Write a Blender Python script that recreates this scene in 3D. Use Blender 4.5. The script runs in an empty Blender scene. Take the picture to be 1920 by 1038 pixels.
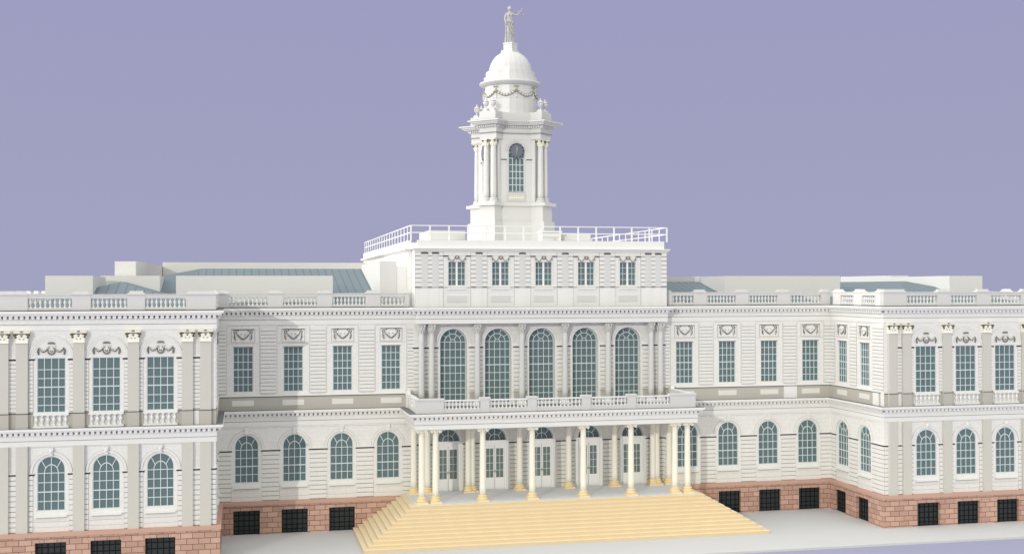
import bpy, bmesh, math, random
from math import sin, cos, pi, radians, sqrt
from mathutils import Vector, Matrix
random.seed(7)
S = bpy.context.scene
COL = S.collection

# ------------------------------------------------------------ materials
def mat(name, col, rough=0.7, spec=0.3, metal=0.0, noise=0.0, nscale=3.0, bump=0.0, bscale=20.0, build=None):
    m = bpy.data.materials.new(name); m.use_nodes = True
    nt = m.node_tree; b = nt.nodes['Principled BSDF']
    b.inputs['Base Color'].default_value = (*col, 1)
    b.inputs['Roughness'].default_value = rough
    b.inputs['Specular IOR Level'].default_value = spec
    b.inputs['Metallic'].default_value = metal
    geo = nt.nodes.new('ShaderNodeNewGeometry')
    if noise:
        n = nt.nodes.new('ShaderNodeTexNoise'); n.inputs['Scale'].default_value = nscale
        n.inputs['Detail'].default_value = 5
        nt.links.new(geo.outputs['Position'], n.inputs['Vector'])
        mx = nt.nodes.new('ShaderNodeMix'); mx.data_type = 'RGBA'
        mx.inputs[6].default_value = (*[c * (1 - noise) for c in col], 1)
        mx.inputs[7].default_value = (*[min(1, c * (1 + noise)) for c in col], 1)
        nt.links.new(n.outputs['Fac'], mx.inputs[0])
        nt.links.new(mx.outputs[2], b.inputs['Base Color'])
    if bump:
        n2 = nt.nodes.new('ShaderNodeTexNoise'); n2.inputs['Scale'].default_value = bscale
        nt.links.new(geo.outputs['Position'], n2.inputs['Vector'])
        bp = nt.nodes.new('ShaderNodeBump'); bp.inputs['Strength'].default_value = bump
        bp.inputs['Distance'].default_value = 0.02
        nt.links.new(n2.outputs['Fac'], bp.inputs['Height'])
        nt.links.new(bp.outputs['Normal'], b.inputs['Normal'])
    if build: build(nt, b, geo)
    return m

def uvz(nt, geo):
    sp = nt.nodes.new('ShaderNodeSeparateXYZ'); nt.links.new(geo.outputs['Position'], sp.inputs[0])
    ad = nt.nodes.new('ShaderNodeMath'); ad.operation = 'ADD'
    nt.links.new(sp.outputs[0], ad.inputs[0]); nt.links.new(sp.outputs[1], ad.inputs[1])
    cb = nt.nodes.new('ShaderNodeCombineXYZ')
    nt.links.new(ad.outputs[0], cb.inputs[0]); nt.links.new(sp.outputs[2], cb.inputs[1])
    return cb, sp

def ashlar(w, h, offz, c1, c2, cm, mortar, bumpd):
    def f(nt, b, geo):
        cb, sp = uvz(nt, geo)
        mp = nt.nodes.new('ShaderNodeMapping'); mp.inputs['Location'].default_value = (0.2, offz, 0)
        nt.links.new(cb.outputs[0], mp.inputs[0])
        br = nt.nodes.new('ShaderNodeTexBrick')
        br.inputs['Scale'].default_value = 1; br.inputs['Brick Width'].default_value = w
        br.inputs['Row Height'].default_value = h; br.inputs['Mortar Size'].default_value = mortar
        br.inputs['Mortar Smooth'].default_value = 0.3
        br.inputs['Color1'].default_value = (*c1, 1); br.inputs['Color2'].default_value = (*c2, 1)
        br.inputs['Mortar'].default_value = (*cm, 1)
        nt.links.new(mp.outputs[0], br.inputs['Vector'])
        n = nt.nodes.new('ShaderNodeTexNoise'); n.inputs['Scale'].default_value = 6; n.inputs['Detail'].default_value = 6
        nt.links.new(geo.outputs['Position'], n.inputs['Vector'])
        hs = nt.nodes.new('ShaderNodeMix'); hs.data_type = 'RGBA'; hs.blend_type = 'MULTIPLY'
        hs.inputs[0].default_value = 1
        mr = nt.nodes.new('ShaderNodeMapRange'); mr.inputs[3].default_value = 0.9; mr.inputs[4].default_value = 1.08
        nt.links.new(n.outputs['Fac'], mr.inputs[0])
        nt.links.new(br.outputs['Color'], hs.inputs[6]); nt.links.new(mr.outputs[0], hs.inputs[7])
        nt.links.new(hs.outputs[2], b.inputs['Base Color'])
        if bumpd:
            bp = nt.nodes.new('ShaderNodeBump'); bp.inputs['Strength'].default_value = 0.6
            bp.inputs['Distance'].default_value = bumpd; bp.invert = True
            nt.links.new(br.outputs['Fac'], bp.inputs['Height']); nt.links.new(bp.outputs['Normal'], b.inputs['Normal'])
    return f

def seams(period, axis):
    def f(nt, b, geo):
        sp = nt.nodes.new('ShaderNodeSeparateXYZ'); nt.links.new(geo.outputs['Position'], sp.inputs[0])
        md = nt.nodes.new('ShaderNodeMath'); md.operation = 'PINGPONG'; md.inputs[1].default_value = period / 2
        nt.links.new(sp.outputs[axis], md.inputs[0])
        mr = nt.nodes.new('ShaderNodeMapRange'); mr.inputs[1].default_value = 0.0; mr.inputs[2].default_value = 0.06
        nt.links.new(md.outputs[0], mr.inputs[0])
        mx = nt.nodes.new('ShaderNodeMix'); mx.data_type = 'RGBA'
        mx.inputs[6].default_value = (.085, .12, .135, 1); mx.inputs[7].default_value = (.175, .222, .245, 1)
        nt.links.new(mr.outputs[0], mx.inputs[0]); nt.links.new(mx.outputs[2], b.inputs['Base Color'])
    return f

M = dict(
 stone=mat('white_stone', (.80, .79, .765), .75, .2, noise=.02, nscale=1.2,
           build=ashlar(.9, .32, 0, (.80, .79, .765), (.785, .775, .75), (.72, .71, .685), .012, 0)),
 plain=mat('plain_white_stone', (.80, .795, .775), .7, .25, noise=.015, nscale=.8),
 joint_shade=mat('stone_joint_and_shade', (.30, .29, .265), .9, .1),  # stone joints, also painted shade between dentils and under window heads
 line=mat('shade_lines_and_caps', (.05, .047, .045), .9, .1),  # near-black: paints shade lines under mouldings, also the dark attic caps
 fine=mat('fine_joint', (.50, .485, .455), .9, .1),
 beige=mat('beige_stone', (.59, .572, .52), .8, .2, noise=.02, nscale=1),
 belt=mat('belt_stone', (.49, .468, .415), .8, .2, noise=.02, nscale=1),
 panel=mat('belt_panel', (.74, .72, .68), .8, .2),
 grey=mat('grey_stone', (.66, .655, .645), .8, .2, noise=.02, nscale=1),
 cream=mat('cream_stone', (.88, .855, .74), .6, .3, noise=.02),
 yellow=mat('yellow_stone', (.86, .68, .40), .7, .3, noise=.04, nscale=6),
 step=mat('step_stone', (.71, .57, .365), .8, .2, noise=.02, nscale=2),
 coping=mat('pink_coping', (.55, .35, .28), .8, .2, noise=.04, nscale=2),
 sand=mat('sandstone_blocks', (.6, .36, .28), .85, .15,
          build=ashlar(.76, .376, .155, (.45, .28, .225), (.60, .39, .315), (.19, .105, .085), .02, .05)),
 sandp=mat('sandstone', (.66, .42, .33), .85, .15, noise=.08, nscale=4),
 glass=mat('window_glass', (.128, .18, .19), .25, .25, noise=.03, nscale=.6),
 doorglass=mat('door_glass', (.16, .20, .19), .3, .3),
 muntin=mat('pale_blue_muntin', (.62, .70, .71), .5, .3),
 darkglass=mat('basement_glass', (.028, .034, .038), .4, .3),
 iron=mat('black_iron', (.004, .004, .005), .6, .2),
 doorw=mat('white_paint', (.86, .86, .85), .4, .4),
 brass=mat('brass_handle', (.5, .45, .35), .4, .4, metal=.6),
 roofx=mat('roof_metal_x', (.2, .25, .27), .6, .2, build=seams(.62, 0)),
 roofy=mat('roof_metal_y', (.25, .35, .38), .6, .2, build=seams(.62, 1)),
 floor=mat('porch_floor', (.74, .745, .77), .7, .3, noise=.05, nscale=1.6),
 pave=mat('pavement', (.60, .60, .60), .85, .2, noise=.015, nscale=.5),
 ground=mat('ground', (.335, .338, .465), .9, .1, noise=.01, nscale=.2),
 capw=mat('capital_white', (.92, .90, .80), .6, .3),
 gold=mat('capital_gold_brown', (.12, .09, .04), .7, .3, noise=.3, nscale=9),
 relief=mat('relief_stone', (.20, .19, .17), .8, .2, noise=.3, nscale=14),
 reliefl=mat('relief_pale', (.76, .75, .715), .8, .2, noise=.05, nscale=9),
 garland=mat('garland_bronze', (.40, .37, .29), .6, .4, noise=.35, nscale=12),
 top_shade=mat('cornice_top_shade', (.20, .20, .20), .8, .2),  # paints cornice tops dark where sunlight only grazes them
 step_lit=mat('step_tread_lit', (.84, .715, .49), .7, .3),  # lighter copy of step stone, paints light on the treads
 pent=mat('penthouse_render', (.68, .672, .655), .8, .2, noise=.015, nscale=.6),
 clock=mat('clock_slate', (.135, .16, .195), .4, .4),
 black=mat('clock_black', (.02, .02, .025), .5, .3),
 dome=mat('dome_white', (.66, .655, .64), .35, .4, noise=.02),
 goldp=mat('gold_panel', (.63, .615, .555), .7, .3),
 statue=mat('statue_grey', (.45, .45, .44), .45, .45, noise=.12, nscale=5),
 rail=mat('rail_white', (.82, .82, .81), .5, .4),
)
KEYS = list(M)

# ------------------------------------------------------------ mesh builder
class F:      # facade frame: u along the wall, d outward, z up
    def __init__(s, x, y, r=0):
        s.o = (x, y); s.r = radians(r)
        s.U = (cos(s.r), sin(s.r)); s.N = (sin(s.r), -cos(s.r))
    def p(s, u, d, z):
        return (s.o[0] + u * s.U[0] + d * s.N[0], s.o[1] + u * s.U[1] + d * s.N[1], z)
F0 = F(0, 0, 0)

class MB:
    def __init__(s): s.v = []; s.f = []; s.m = []; s.sm = []
    def face(s, idx, m, smooth=False): s.f.append(idx); s.m.append(m); s.sm.append(smooth)
    def box(s, fr, u0, u1, d0, d1, z0, z1, m='stone'):
        b = len(s.v)
        for z in (z0, z1):
            for (u, d) in ((u0, d0), (u1, d0), (u1, d1), (u0, d1)): s.v.append(fr.p(u, d, z))
        for q in ((0, 1, 2, 3), (4, 7, 6, 5), (0, 4, 5, 1), (1, 5, 6, 2), (2, 6, 7, 3), (3, 7, 4, 0)):
            s.face([b + i for i in q], m)
    def taper(s, fr, u0, u1, d0, d1, z0, z1, e, m='stone', e2=None):   # box whose top grows outward by e
        b = len(s.v); e2 = e if e2 is None else e2
        for z, k, kd in ((z0, 0, 0), (z1, e, e2)):
            for (u, d) in ((u0 - k, d0), (u1 + k, d0), (u1 + k, d1 + kd), (u0 - k, d1 + kd)): s.v.append(fr.p(u, d, z))
        for q in ((0, 1, 2, 3), (4, 7, 6, 5), (0, 4, 5, 1), (1, 5, 6, 2), (2, 6, 7, 3), (3, 7, 4, 0)):
            s.face([b + i for i in q], m)
    def prism(s, poly, z0, z1, m='stone'):     # plan polygon extruded in z
        b = len(s.v); n = len(poly)
        for z in (z0, z1):
            for (x, y) in poly: s.v.append((x, y, z))
        s.face([b + i for i in range(n)], m); s.face([b + n + i for i in reversed(range(n))], m)
        for i in range(n):
            j = (i + 1) % n; s.face([b + i, b + j, b + n + j, b + n + i], m)
    def slab(s, fr, pts, d0, d1, m='stone'):    # convex polygon in (u,z) extruded in d
        b = len(s.v); n = len(pts)
        for d in (d0, d1):
            for (u, z) in pts: s.v.append(fr.p(u, d, z))
        s.face([b + i for i in range(n)], m); s.face([b + n + i for i in reversed(range(n))], m)
        for i in range(n):
            j = (i + 1) % n; s.face([b + i, b + j, b + n + j, b + n + i], m)
    def arcband(s, fr, uc, zc, r0, r1, a0, a1, d0, d1, m='stone', n=18, ez=1.0):
        for i in range(n):
            t0 = a0 + (a1 - a0) * i / n; t1 = a0 + (a1 - a0) * (i + 1) / n
            s.slab(fr, [(uc + r0 * cos(t0), zc + ez * r0 * sin(t0)), (uc + r1 * cos(t0), zc + ez * r1 * sin(t0)),
                        (uc + r1 * cos(t1), zc + ez * r1 * sin(t1)), (uc + r0 * cos(t1), zc + ez * r0 * sin(t1))], d0, d1, m)
    def bar(s, fr, a, b_, w, d0, d1, m='muntin'):
        dx = b_[0] - a[0]; dz = b_[1] - a[1]; l = sqrt(dx * dx + dz * dz); px, pz = -dz / l * w / 2, dx / l * w / 2
        s.slab(fr, [(a[0] + px, a[1] + pz), (a[0] - px, a[1] - pz), (b_[0] - px, b_[1] - pz), (b_[0] + px, b_[1] + pz)], d0, d1, m)
    def lathe(s, x, y, prof, n=16, m='stone', smooth=True, ph=0.0):   # prof: (r,z)
        b = len(s.v)
        for (r, z) in prof:
            for i in range(n):
                t = ph + 2 * pi * i / n; s.v.append((x + r * cos(t), y + r * sin(t), z))
        for k in range(len(prof) - 1):
            for i in range(n):
                j = (i + 1) % n; s.face([b + k * n + i, b + k * n + j, b + (k + 1) * n + j, b + (k + 1) * n + i], m, smooth)
        s.face([b + i for i in reversed(range(n))], m); s.face([b + (len(prof) - 1) * n + i for i in range(n)], m)
    def tube(s, pts, rs, n=8, m='stone', flat=1.0):
        b = len(s.v); P = [Vector(p) for p in pts]; k = len(P)
        for i, p in enumerate(P):
            t = (P[min(i + 1, k - 1)] - P[max(i - 1, 0)]).normalized()
            a = Vector((0, 1, 0)) if abs(t.y) < .9 else Vector((1, 0, 0))
            x = t.cross(a).normalized(); y = t.cross(x).normalized()
            r = rs if isinstance(rs, (int, float)) else rs[i]
            for q in range(n):
                th = 2 * pi * q / n; w = p + x * (r * cos(th)) + y * (r * sin(th) * flat); s.v.append(tuple(w))
        for i in range(k - 1):
            for q in range(n):
                j = (q + 1) % n; s.face([b + i * n + q, b + i * n + j, b + (i + 1) * n + j, b + (i + 1) * n + q], m, True)
        s.face([b + q for q in reversed(range(n))], m); s.face([b + (k - 1) * n + q for q in range(n)], m)
    def ball(s, c, r, m='stone', sx=1, sy=1, sz=1, n=8):
        b = len(s.v); rows = n // 2 + 1
        for i in range(1, rows):
            t = pi * i / rows
            for j in range(n):
                a = 2 * pi * j / n; s.v.append((c[0] + r * sx * sin(t) * cos(a), c[1] + r * sy * sin(t) * sin(a), c[2] + r * sz * cos(t)))
        for i in range(rows - 2):
            for j in range(n):
                k = (j + 1) % n; s.face([b + i * n + j, b + (i + 1) * n + j, b + (i + 1) * n + k, b + i * n + k], m, True)
        s.face([b + j for j in range(n)], m, True); s.face([b + (rows - 2) * n + j for j in reversed(range(n))], m, True)
    def mesh(s, name):
        me = bpy.data.meshes.new(name); me.from_pydata(s.v, [], s.f)
        used = sorted(set(s.m), key=KEYS.index)
        for k in used: me.materials.append(M[k])
        ix = {k: i for i, k in enumerate(used)}
        me.polygons.foreach_set('material_index', [ix[k] for k in s.m])
        me.polygons.foreach_set('use_smooth', s.sm)
        bm = bmesh.new(); bm.from_mesh(me); bmesh.ops.recalc_face_normals(bm, faces=bm.faces); bm.to_mesh(me); bm.free()
        return me

def link(name, me, parent=None, loc=(0, 0, 0), rz=0, label=None):
    o = bpy.data.objects.new(name, me); COL.objects.link(o)
    if parent: o.parent = parent
    o.location = loc; o.rotation_euler = (0, 0, rz)
    if label: o['label'] = label
    return o
def part(name, mb, parent, label=None): return link(name, mb.mesh(name), parent, label=label)

HALL = bpy.data.objects.new('city_hall', None); COL.objects.link(HALL)
HALL['label'] = 'white stone city hall with columned porch, projecting wings and clock tower'
HALL['category'] = 'building'

# ------------------------------------------------------------ generic facade helpers
def wall(mb, fr, u0, u1, z0, z1, ops=(), th=.5, m='stone'):
    ops = sorted(ops); u = u0
    for (uc, hw, zb, zt, kind) in ops:
        if uc - hw > u: mb.box(fr, u, uc - hw, -th, 0, z0, z1, m)
        if zb > z0: mb.box(fr, uc - hw, uc + hw, -th, 0, z0, zb, m)
        if kind == 'r':
            if zt < z1: mb.box(fr, uc - hw, uc + hw, -th, 0, zt, z1, m)
        else:
            zs = zt - hw; n = 20
            for i in range(n):
                a0 = pi - pi * i / n; a1 = pi - pi * (i + 1) / n
                mb.slab(fr, [(uc + hw * cos(a0), zs + hw * sin(a0)), (uc + hw * cos(a1), zs + hw * sin(a1)),
                             (uc + hw * cos(a1), z1), (uc + hw * cos(a0), z1)], -th, 0, m)
        u = uc + hw
    if u1 > u: mb.box(fr, u, u1, -th, 0, z0, z1, m)

def rust(mb, fr, u0, u1, z0, z1, pitch, d=.05, gap=.045, m='stone'):
    n = max(1, round((z1 - z0) / pitch)); p = (z1 - z0) / n
    mb.box(fr, u0, u1, 0, .012, z0, z1, 'joint_shade')
    for i in range(n): mb.box(fr, u0, u1, .012, d, z0 + i * p + gap, z0 + (i + 1) * p, m)

def impost(mb, fr, u0, u1, z, d=.09):
    mb.box(fr, u0, u1, 0, d, z, z + .07, 'plain'); mb.box(fr, u0, u1, 0, d - .02, z - .10, z, 'line')  # lower dark strip paints the shade under the moulding

def archivolt(mb, fr, uc, zc, r, w=.17, ez=1.0):
    mb.arcband(fr, uc, zc, r, r + w, 0, pi, 0, .055, 'stone', ez=ez)
    mb.arcband(fr, uc, zc, r - .022, r, 0, pi, 0, .02, 'fine', ez=ez)
    mb.arcband(fr, uc, zc, r + w, r + w + .02, 0, pi, 0, .02, 'fine', ez=ez)

def hline(mb, fr, u0, u1, z, m='fine'): mb.box(fr, u0, u1, 0, .011, z, z + .022, m)
def vline(mb, fr, u, z0, z1, m='fine'): mb.box(fr, u - .011, u + .011, 0, .013, z0, z1, m)

# ------------------------------------------------------------ windows (local frame: glass plane at d=0)
MW = .05
def glass_rect(hw, z0, z1, m='glass'):
    mb = MB(); mb.box(F0, -hw, hw, -.04, 0, z0, z1, m); return mb.mesh('pane')
def glass_arch(hw, z0, zt, m='glass'):
    mb = MB(); zs = zt - hw; n = 24
    pts = [(-hw, z0), (hw, z0)] + [(hw * cos(pi * i / n), zs + hw * sin(pi * i / n)) for i in range(n + 1)]
    mb.slab(F0, pts, -.04, 0, m); return mb.mesh('pane')
def frame_rect(hw, z0, z1, cols, fr, thick, mw=MW, m='muntin', fw=.05):
    mb = MB(); d = .035
    mb.box(F0, -hw, -hw + fw, 0, .05, z0, z1, m); mb.box(F0, hw - fw, hw, 0, .05, z0, z1, m)
    mb.box(F0, -hw + fw, hw - fw, 0, .05, z0, z0 + fw, m); mb.box(F0, -hw + fw, hw - fw, 0, .05, z1 - fw, z1, m)
    for i in range(1, cols):
        u = -hw + 2 * hw * i / cols; mb.box(F0, u - mw / 2, u + mw / 2, .001, d, z0 + fw, z1 - fw, m)
    for i, f in enumerate(fr):
        z = z1 - (z1 - z0) * f; w = mw * (1.5 if i == thick else 1); mb.box(F0, -hw + fw, hw - fw, .002, d + .003, z - w / 2, z + w / 2, m)
    return mb.mesh('window')
def frame_arch_small(hw, z0, zt, zm):
    mb = MB(); zs = zt - hw; m = 'muntin'; fw = .05
    mb.box(F0, -hw, -hw + fw, 0, .05, z0, zs, m); mb.box(F0, hw - fw, hw, 0, .05, z0, zs, m); mb.box(F0, -hw + fw, hw - fw, 0, .05, z0, z0 + fw, m)
    mb.arcband(F0, 0, zs, hw - fw, hw, 0, pi, 0, .05, m)
    for i in (1, 2, 3):
        u = -hw + hw * i / 2; mb.box(F0, u - MW / 2, u + MW / 2, .001, .035, z0 + fw, zm if i != 2 else zt - fw, m)
    for i in range(1, 5):
        z = z0 + (zm - z0) * i / 4; w = MW * (1.5 if i == 2 else 1); mb.box(F0, -hw + fw, hw - fw, .002, .038, z - w / 2, z + w / 2, m)
    mb.arcband(F0, 0, zm, hw / 2 - MW / 2, hw / 2 + MW / 2, 0, pi, .002, .036, m, ez=1.28)
    for sg in (-1, 1):
        mb.bar(F0, (sg * hw / 2 * cos(radians(38)), zm + 1.28 * hw / 2 * sin(radians(38))), (sg * hw * .7, zs + hw * .68), MW, .003, .034)
    return mb.mesh('window')
def frame_arch_big(hw, z0, zt):
    mb = MB(); zs = zt - hw; m = 'muntin'; fw = .06
    mb.box(F0, -hw, -hw + fw, 0, .06, z0, zs, m); mb.box(F0, hw - fw, hw, 0, .06, z0, zs, m); mb.box(F0, -hw + fw, hw - fw, 0, .06, z0, z0 + fw, m)
    mb.arcband(F0, 0, zs, hw - fw, hw, 0, pi, 0, .06, m)
    for u in (-.62, -.21, .21, .62): mb.box(F0, u - MW / 2, u + MW / 2, .001, .035, z0 + fw, zs, m)
    for i, z in enumerate((9.40, 8.82, 8.22, 7.63, 7.03, 6.45, 5.9, 5.42)):
        w = MW * (1.6 if i == 3 else 1); mb.box(F0, -hw + fw, hw - fw, .002, .038, z - w / 2, z + w / 2, m)
    for r in (.62, .21): mb.arcband(F0, 0, zs, r - MW / 2, r + MW / 2, 0, pi, .002, .036, m)
    for a in (36, 72, 108, 144):
        a = radians(a); mb.bar(F0, (.62 * cos(a), zs + .62 * sin(a)), (hw * cos(a), zs + hw * sin(a)), MW, .003, .034)
    for a in (60, 120):
        a = radians(a); mb.bar(F0, (.21 * cos(a), zs + .21 * sin(a)), (.62 * cos(a), zs + .62 * sin(a)), MW, .003, .034)
    return mb.mesh('window')
def sill_mesh(hw, z, h=.12):
    mb = MB(); mb.box(F0, -hw, hw, .02, .30, z, z + h, 'plain'); mb.box(F0, -hw + .06, hw - .06, .02, .2, z - .07, z - .001, 'fine'); return mb.mesh('window_sill')

LOW_Z0, LOW_ZT, LOW_ZM, LOW_HW = -.67, 2.80, 1.72, .845
W_LOW = (frame_arch_small(LOW_HW, LOW_Z0, LOW_ZT, LOW_ZM), glass_arch(LOW_HW, LOW_Z0, LOW_ZT))
SILL = sill_mesh(.95, -1.06)
W_UP = (frame_rect(.707, 5.925, 9.217, 4, [i / 6 for i in range(1, 6)], 2), glass_rect(.707, 5.925, 9.217))
W_WING = (frame_rect(.86, 5.58, 9.07, 4, [.216, .376, .536, .711, .866], 2), glass_rect(.86, 5.58, 9.07))
W_BIG = (frame_arch_big(1.01, 4.72, 10.39), glass_arch(1.01, 4.72, 10.39))
W_BASE = (frame_rect(.94, -4.39, -2.64, 5, [.2, .43, .66, .84], -1, mw=.06, m='iron', fw=.05), glass_rect(.94, -4.39, -2.64, 'darkglass'))
def window(kind, fr, u, d, sill=False):
    x, y, _ = fr.p(u, d, 0)
    w = link('window', kind[0], HALL, (x, y, 0), fr.r)
    link('pane', kind[1], w)
    if sill: link('window_sill', SILL, w)
    return w

# ------------------------------------------------------------ ornament
def swag_panel_mesh():
    mb = MB(); z0, z1 = -.5, .44
    mb.box(F0, -.80, .80, 0, .02, z0, z1, 'plain')
    for a in ((-.84, -.80, z0 - .04, z1), (.80, .84, z0 - .04, z1), (-.80, .80, z0 - .04, z0)): mb.box(F0, a[0], a[1], 0, .035, a[2], a[3], 'fine')
    mb.box(F0, -.78, .82, 0, .10, z1, z1 + .035, 'plain'); mb.box(F0, -.76, .80, 0, .085, z1 - .05, z1, 'line')
    pts = []; rs = []
    for i in range(15):
        t = -1 + 2 * i / 14; pts.append((t * .46, -.055, -.28 + .36 * (t * t) ** .75)); rs.append(.025 + .045 * (1 - abs(t)))
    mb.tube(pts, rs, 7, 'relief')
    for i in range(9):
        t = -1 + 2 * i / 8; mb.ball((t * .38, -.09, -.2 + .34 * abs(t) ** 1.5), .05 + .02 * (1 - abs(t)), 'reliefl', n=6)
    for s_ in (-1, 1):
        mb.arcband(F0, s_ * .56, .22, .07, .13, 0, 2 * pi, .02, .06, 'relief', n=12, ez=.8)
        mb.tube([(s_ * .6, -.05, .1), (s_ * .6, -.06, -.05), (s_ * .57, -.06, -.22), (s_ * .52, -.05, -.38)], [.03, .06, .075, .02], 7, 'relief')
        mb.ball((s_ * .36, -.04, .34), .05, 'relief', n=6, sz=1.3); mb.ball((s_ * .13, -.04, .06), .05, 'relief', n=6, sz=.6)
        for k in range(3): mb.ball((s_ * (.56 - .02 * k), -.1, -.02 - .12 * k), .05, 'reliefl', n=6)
    return mb.mesh('swag_panel')
SWAG = swag_panel_mesh()
def cartouche_mesh():
    mb = MB()
    mb.slab(F0, [(-.2, .33), (.2, .33), (.23, .40), (.12, .46), (-.12, .46), (-.23, .40)], 0, .09, 'relief')
    mb.slab(F0, [(-.16, .2), (.16, .2), (.2, .33), (-.2, .33)], 0, .05, 'reliefl')
    mb.arcband(F0, 0, -.08, .17, .25, radians(150), radians(390), 0, .08, 'relief', n=16, ez=1.15)
    mb.slab(F0, [(.17 * cos(a * pi / 6), -.06 + .2 * sin(a * pi / 6)) for a in range(12)], 0, .05, 'reliefl')
    mb.arcband(F0, 0, -.06, .05, .1, radians(180), radians(360), .05, .09, 'relief', n=8, ez=1.4)
    for s_ in (-1, 1):
        mb.ball((s_ * .22, -.05, .17), .07, 'reliefl', n=6); mb.ball((s_ * .11, -.06, .08), .04, 'relief', n=6)
        pts = [(s_ * (.25 + .5 * t), -.05, .02 - .26 * sin(pi * t) * .75 + .08 * t) for t in [i / 8 for i in range(9)]]
        mb.tube(pts, [.03, .04, .055, .07, .075, .065, .05, .045, .04], 7, 'relief')
        mb.tube([(s_ * .77, -.05, .08), (s_ * .81, -.06, -.06), (s_ * .80, -.06, -.2), (s_ * .76, -.05, -.36)], [.03, .055, .07, .025], 7, 'relief')
        for k in range(5):
            t = .15 + .17 * k; mb.ball((s_ * (.25 + .5 * t), -.1, .05 - .2 * sin(pi * t) + .08 * t), .045, 'reliefl', n=6)
    return mb.mesh('cartouche')
CART = cartouche_mesh()

def baluster_mesh(h, r):
    mb = MB(); F1 = F0
    mb.box(F1, -r * .85, r * .85, -r * .85, r * .85, 0, h * .07, 'plain'); mb.box(F1, -r * .8, r * .8, -r * .8, r * .8, h * .93, h, 'plain')
    prof = [(.72, .07), (.75, .11), (.42, .15), (.38, .22), (.62, .36), (1, .55), (.95, .64), (.55, .77), (.40, .82), (.45, .85), (.72, .88), (.74, .93)]
    mb.lathe(0, 0, [(a * r, b * h) for a, b in prof], 8, 'plain'); return mb
BAL = {}
REST = MB(); NB = [0]
def balusters(parent, fr, u0, u1, d, z, h, r, n, individual):
    key = (h, r)
    if key not in BAL: b = baluster_mesh(h, r); BAL[key] = (b, b.mesh('baluster'))
    for i in range(n):
        u = u0 + (u1 - u0) * (i + .5) / n; x, y, _ = fr.p(u, d, 0)
        if individual and NB[0] < 100:
            NB[0] += 1; link('baluster', BAL[key][1], parent, (x, y, z))
        else:
            b = len(REST.v); src = BAL[key][0]
            REST.v += [(vx + x, vy + y, vz + z) for vx, vy, vz in src.v]
            for f_, m_, s_ in zip(src.f, src.m, src.sm): REST.face([b + k for k in f_], m_, s_)

# ------------------------------------------------------------ plan outlines and layered courses
def off(poly, e):                       # offset a right-angled CCW outline outward by e
    n = len(poly); out = []
    for i in range(n):
        a, b, c = poly[i - 1], poly[i], poly[(i + 1) % n]
        def nrm(p, q):
            dx, dy = q[0] - p[0], q[1] - p[1]; l = sqrt(dx * dx + dy * dy); return (dy / l, -dx / l)
        n1, n2 = nrm(a, b), nrm(b, c); k = 1 + n1[0] * n2[0] + n1[1] * n2[1]
        out.append((b[0] + e * (n1[0] + n2[0]) / k, b[1] + e * (n1[1] + n2[1]) / k))
    return out
def dentils(mb, poly, segs, z0, z1, e0, e1, w=.2, pitch=.33, m='plain'):
    P = off(poly, e0)
    for i in segs:
        a, b = P[i], P[(i + 1) % len(P)]; L = sqrt((b[0] - a[0]) ** 2 + (b[1] - a[1]) ** 2)
        r = math.degrees(math.atan2(b[1] - a[1], b[0] - a[0])); fr = F(a[0], a[1], r)
        n = int(L / pitch); s0 = (L - (n - 1) * pitch - w) / 2
        for k in range(n): mb.box(fr, s0 + k * pitch, s0 + k * pitch + w, .001, e1 - e0, z0, z1, m)

WY, RX, OX = -8.47, 24.2, 37.9
YB = 33.0
GROUND = -4.4
out_base = [(-OX, WY), (-RX, WY), (-RX, -.12), (RX, -.12), (RX, WY), (OX, WY), (OX, YB), (-OX, YB)]
out_low = [(-OX, WY), (-RX, WY), (-RX, -.12), (-10.57, -.12), (-10.57, -5.41), (10.57, -5.41), (10.57, -.12), (RX, -.12), (RX, WY), (OX, WY), (OX, YB), (-OX, YB)]
out_up = [(-OX, WY), (-RX, WY), (-RX, -.12), (-9.8, -.12), (-9.8, -1.15), (9.8, -1.15), (9.8, -.12), (RX, -.12), (RX, WY), (OX, WY), (OX, YB), (-OX, YB)]

mb = MB()
for z0, z1, e, m in ((3.45, 3.76, .05, 'plain'), (3.76, 3.80, .02, 'joint_shade'), (3.80, 4.13, .06, 'plain'), (4.13, 4.17, .12, 'plain'), (4.17, 4.34, .12, 'joint_shade'), (4.34, 4.44, .36, 'plain'), (4.44, 4.585, .48, 'plain'), (4.585, 4.6, .45, 'top_shade')):  # dark dentil band paints shade between teeth; last layer paints a dim top
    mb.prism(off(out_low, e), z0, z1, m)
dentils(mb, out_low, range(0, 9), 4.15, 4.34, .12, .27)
part('entablature', mb, HALL)
mb = MB()
for z0, z1, e, m in ((10.82, 11.16, .05, 'plain'), (11.16, 11.20, .02, 'joint_shade'), (11.20, 11.52, .06, 'plain'), (11.52, 11.56, .12, 'plain'), (11.56, 11.74, .12, 'joint_shade'), (11.74, 11.87, .36, 'plain'), (11.87, 12.045, .48, 'plain'), (12.045, 12.06, .45, 'top_shade')):  # same painted shade behind the dentils and on the cornice top
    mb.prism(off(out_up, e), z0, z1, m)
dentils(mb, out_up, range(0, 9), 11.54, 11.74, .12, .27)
part('entablature', mb, HALL)

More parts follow.
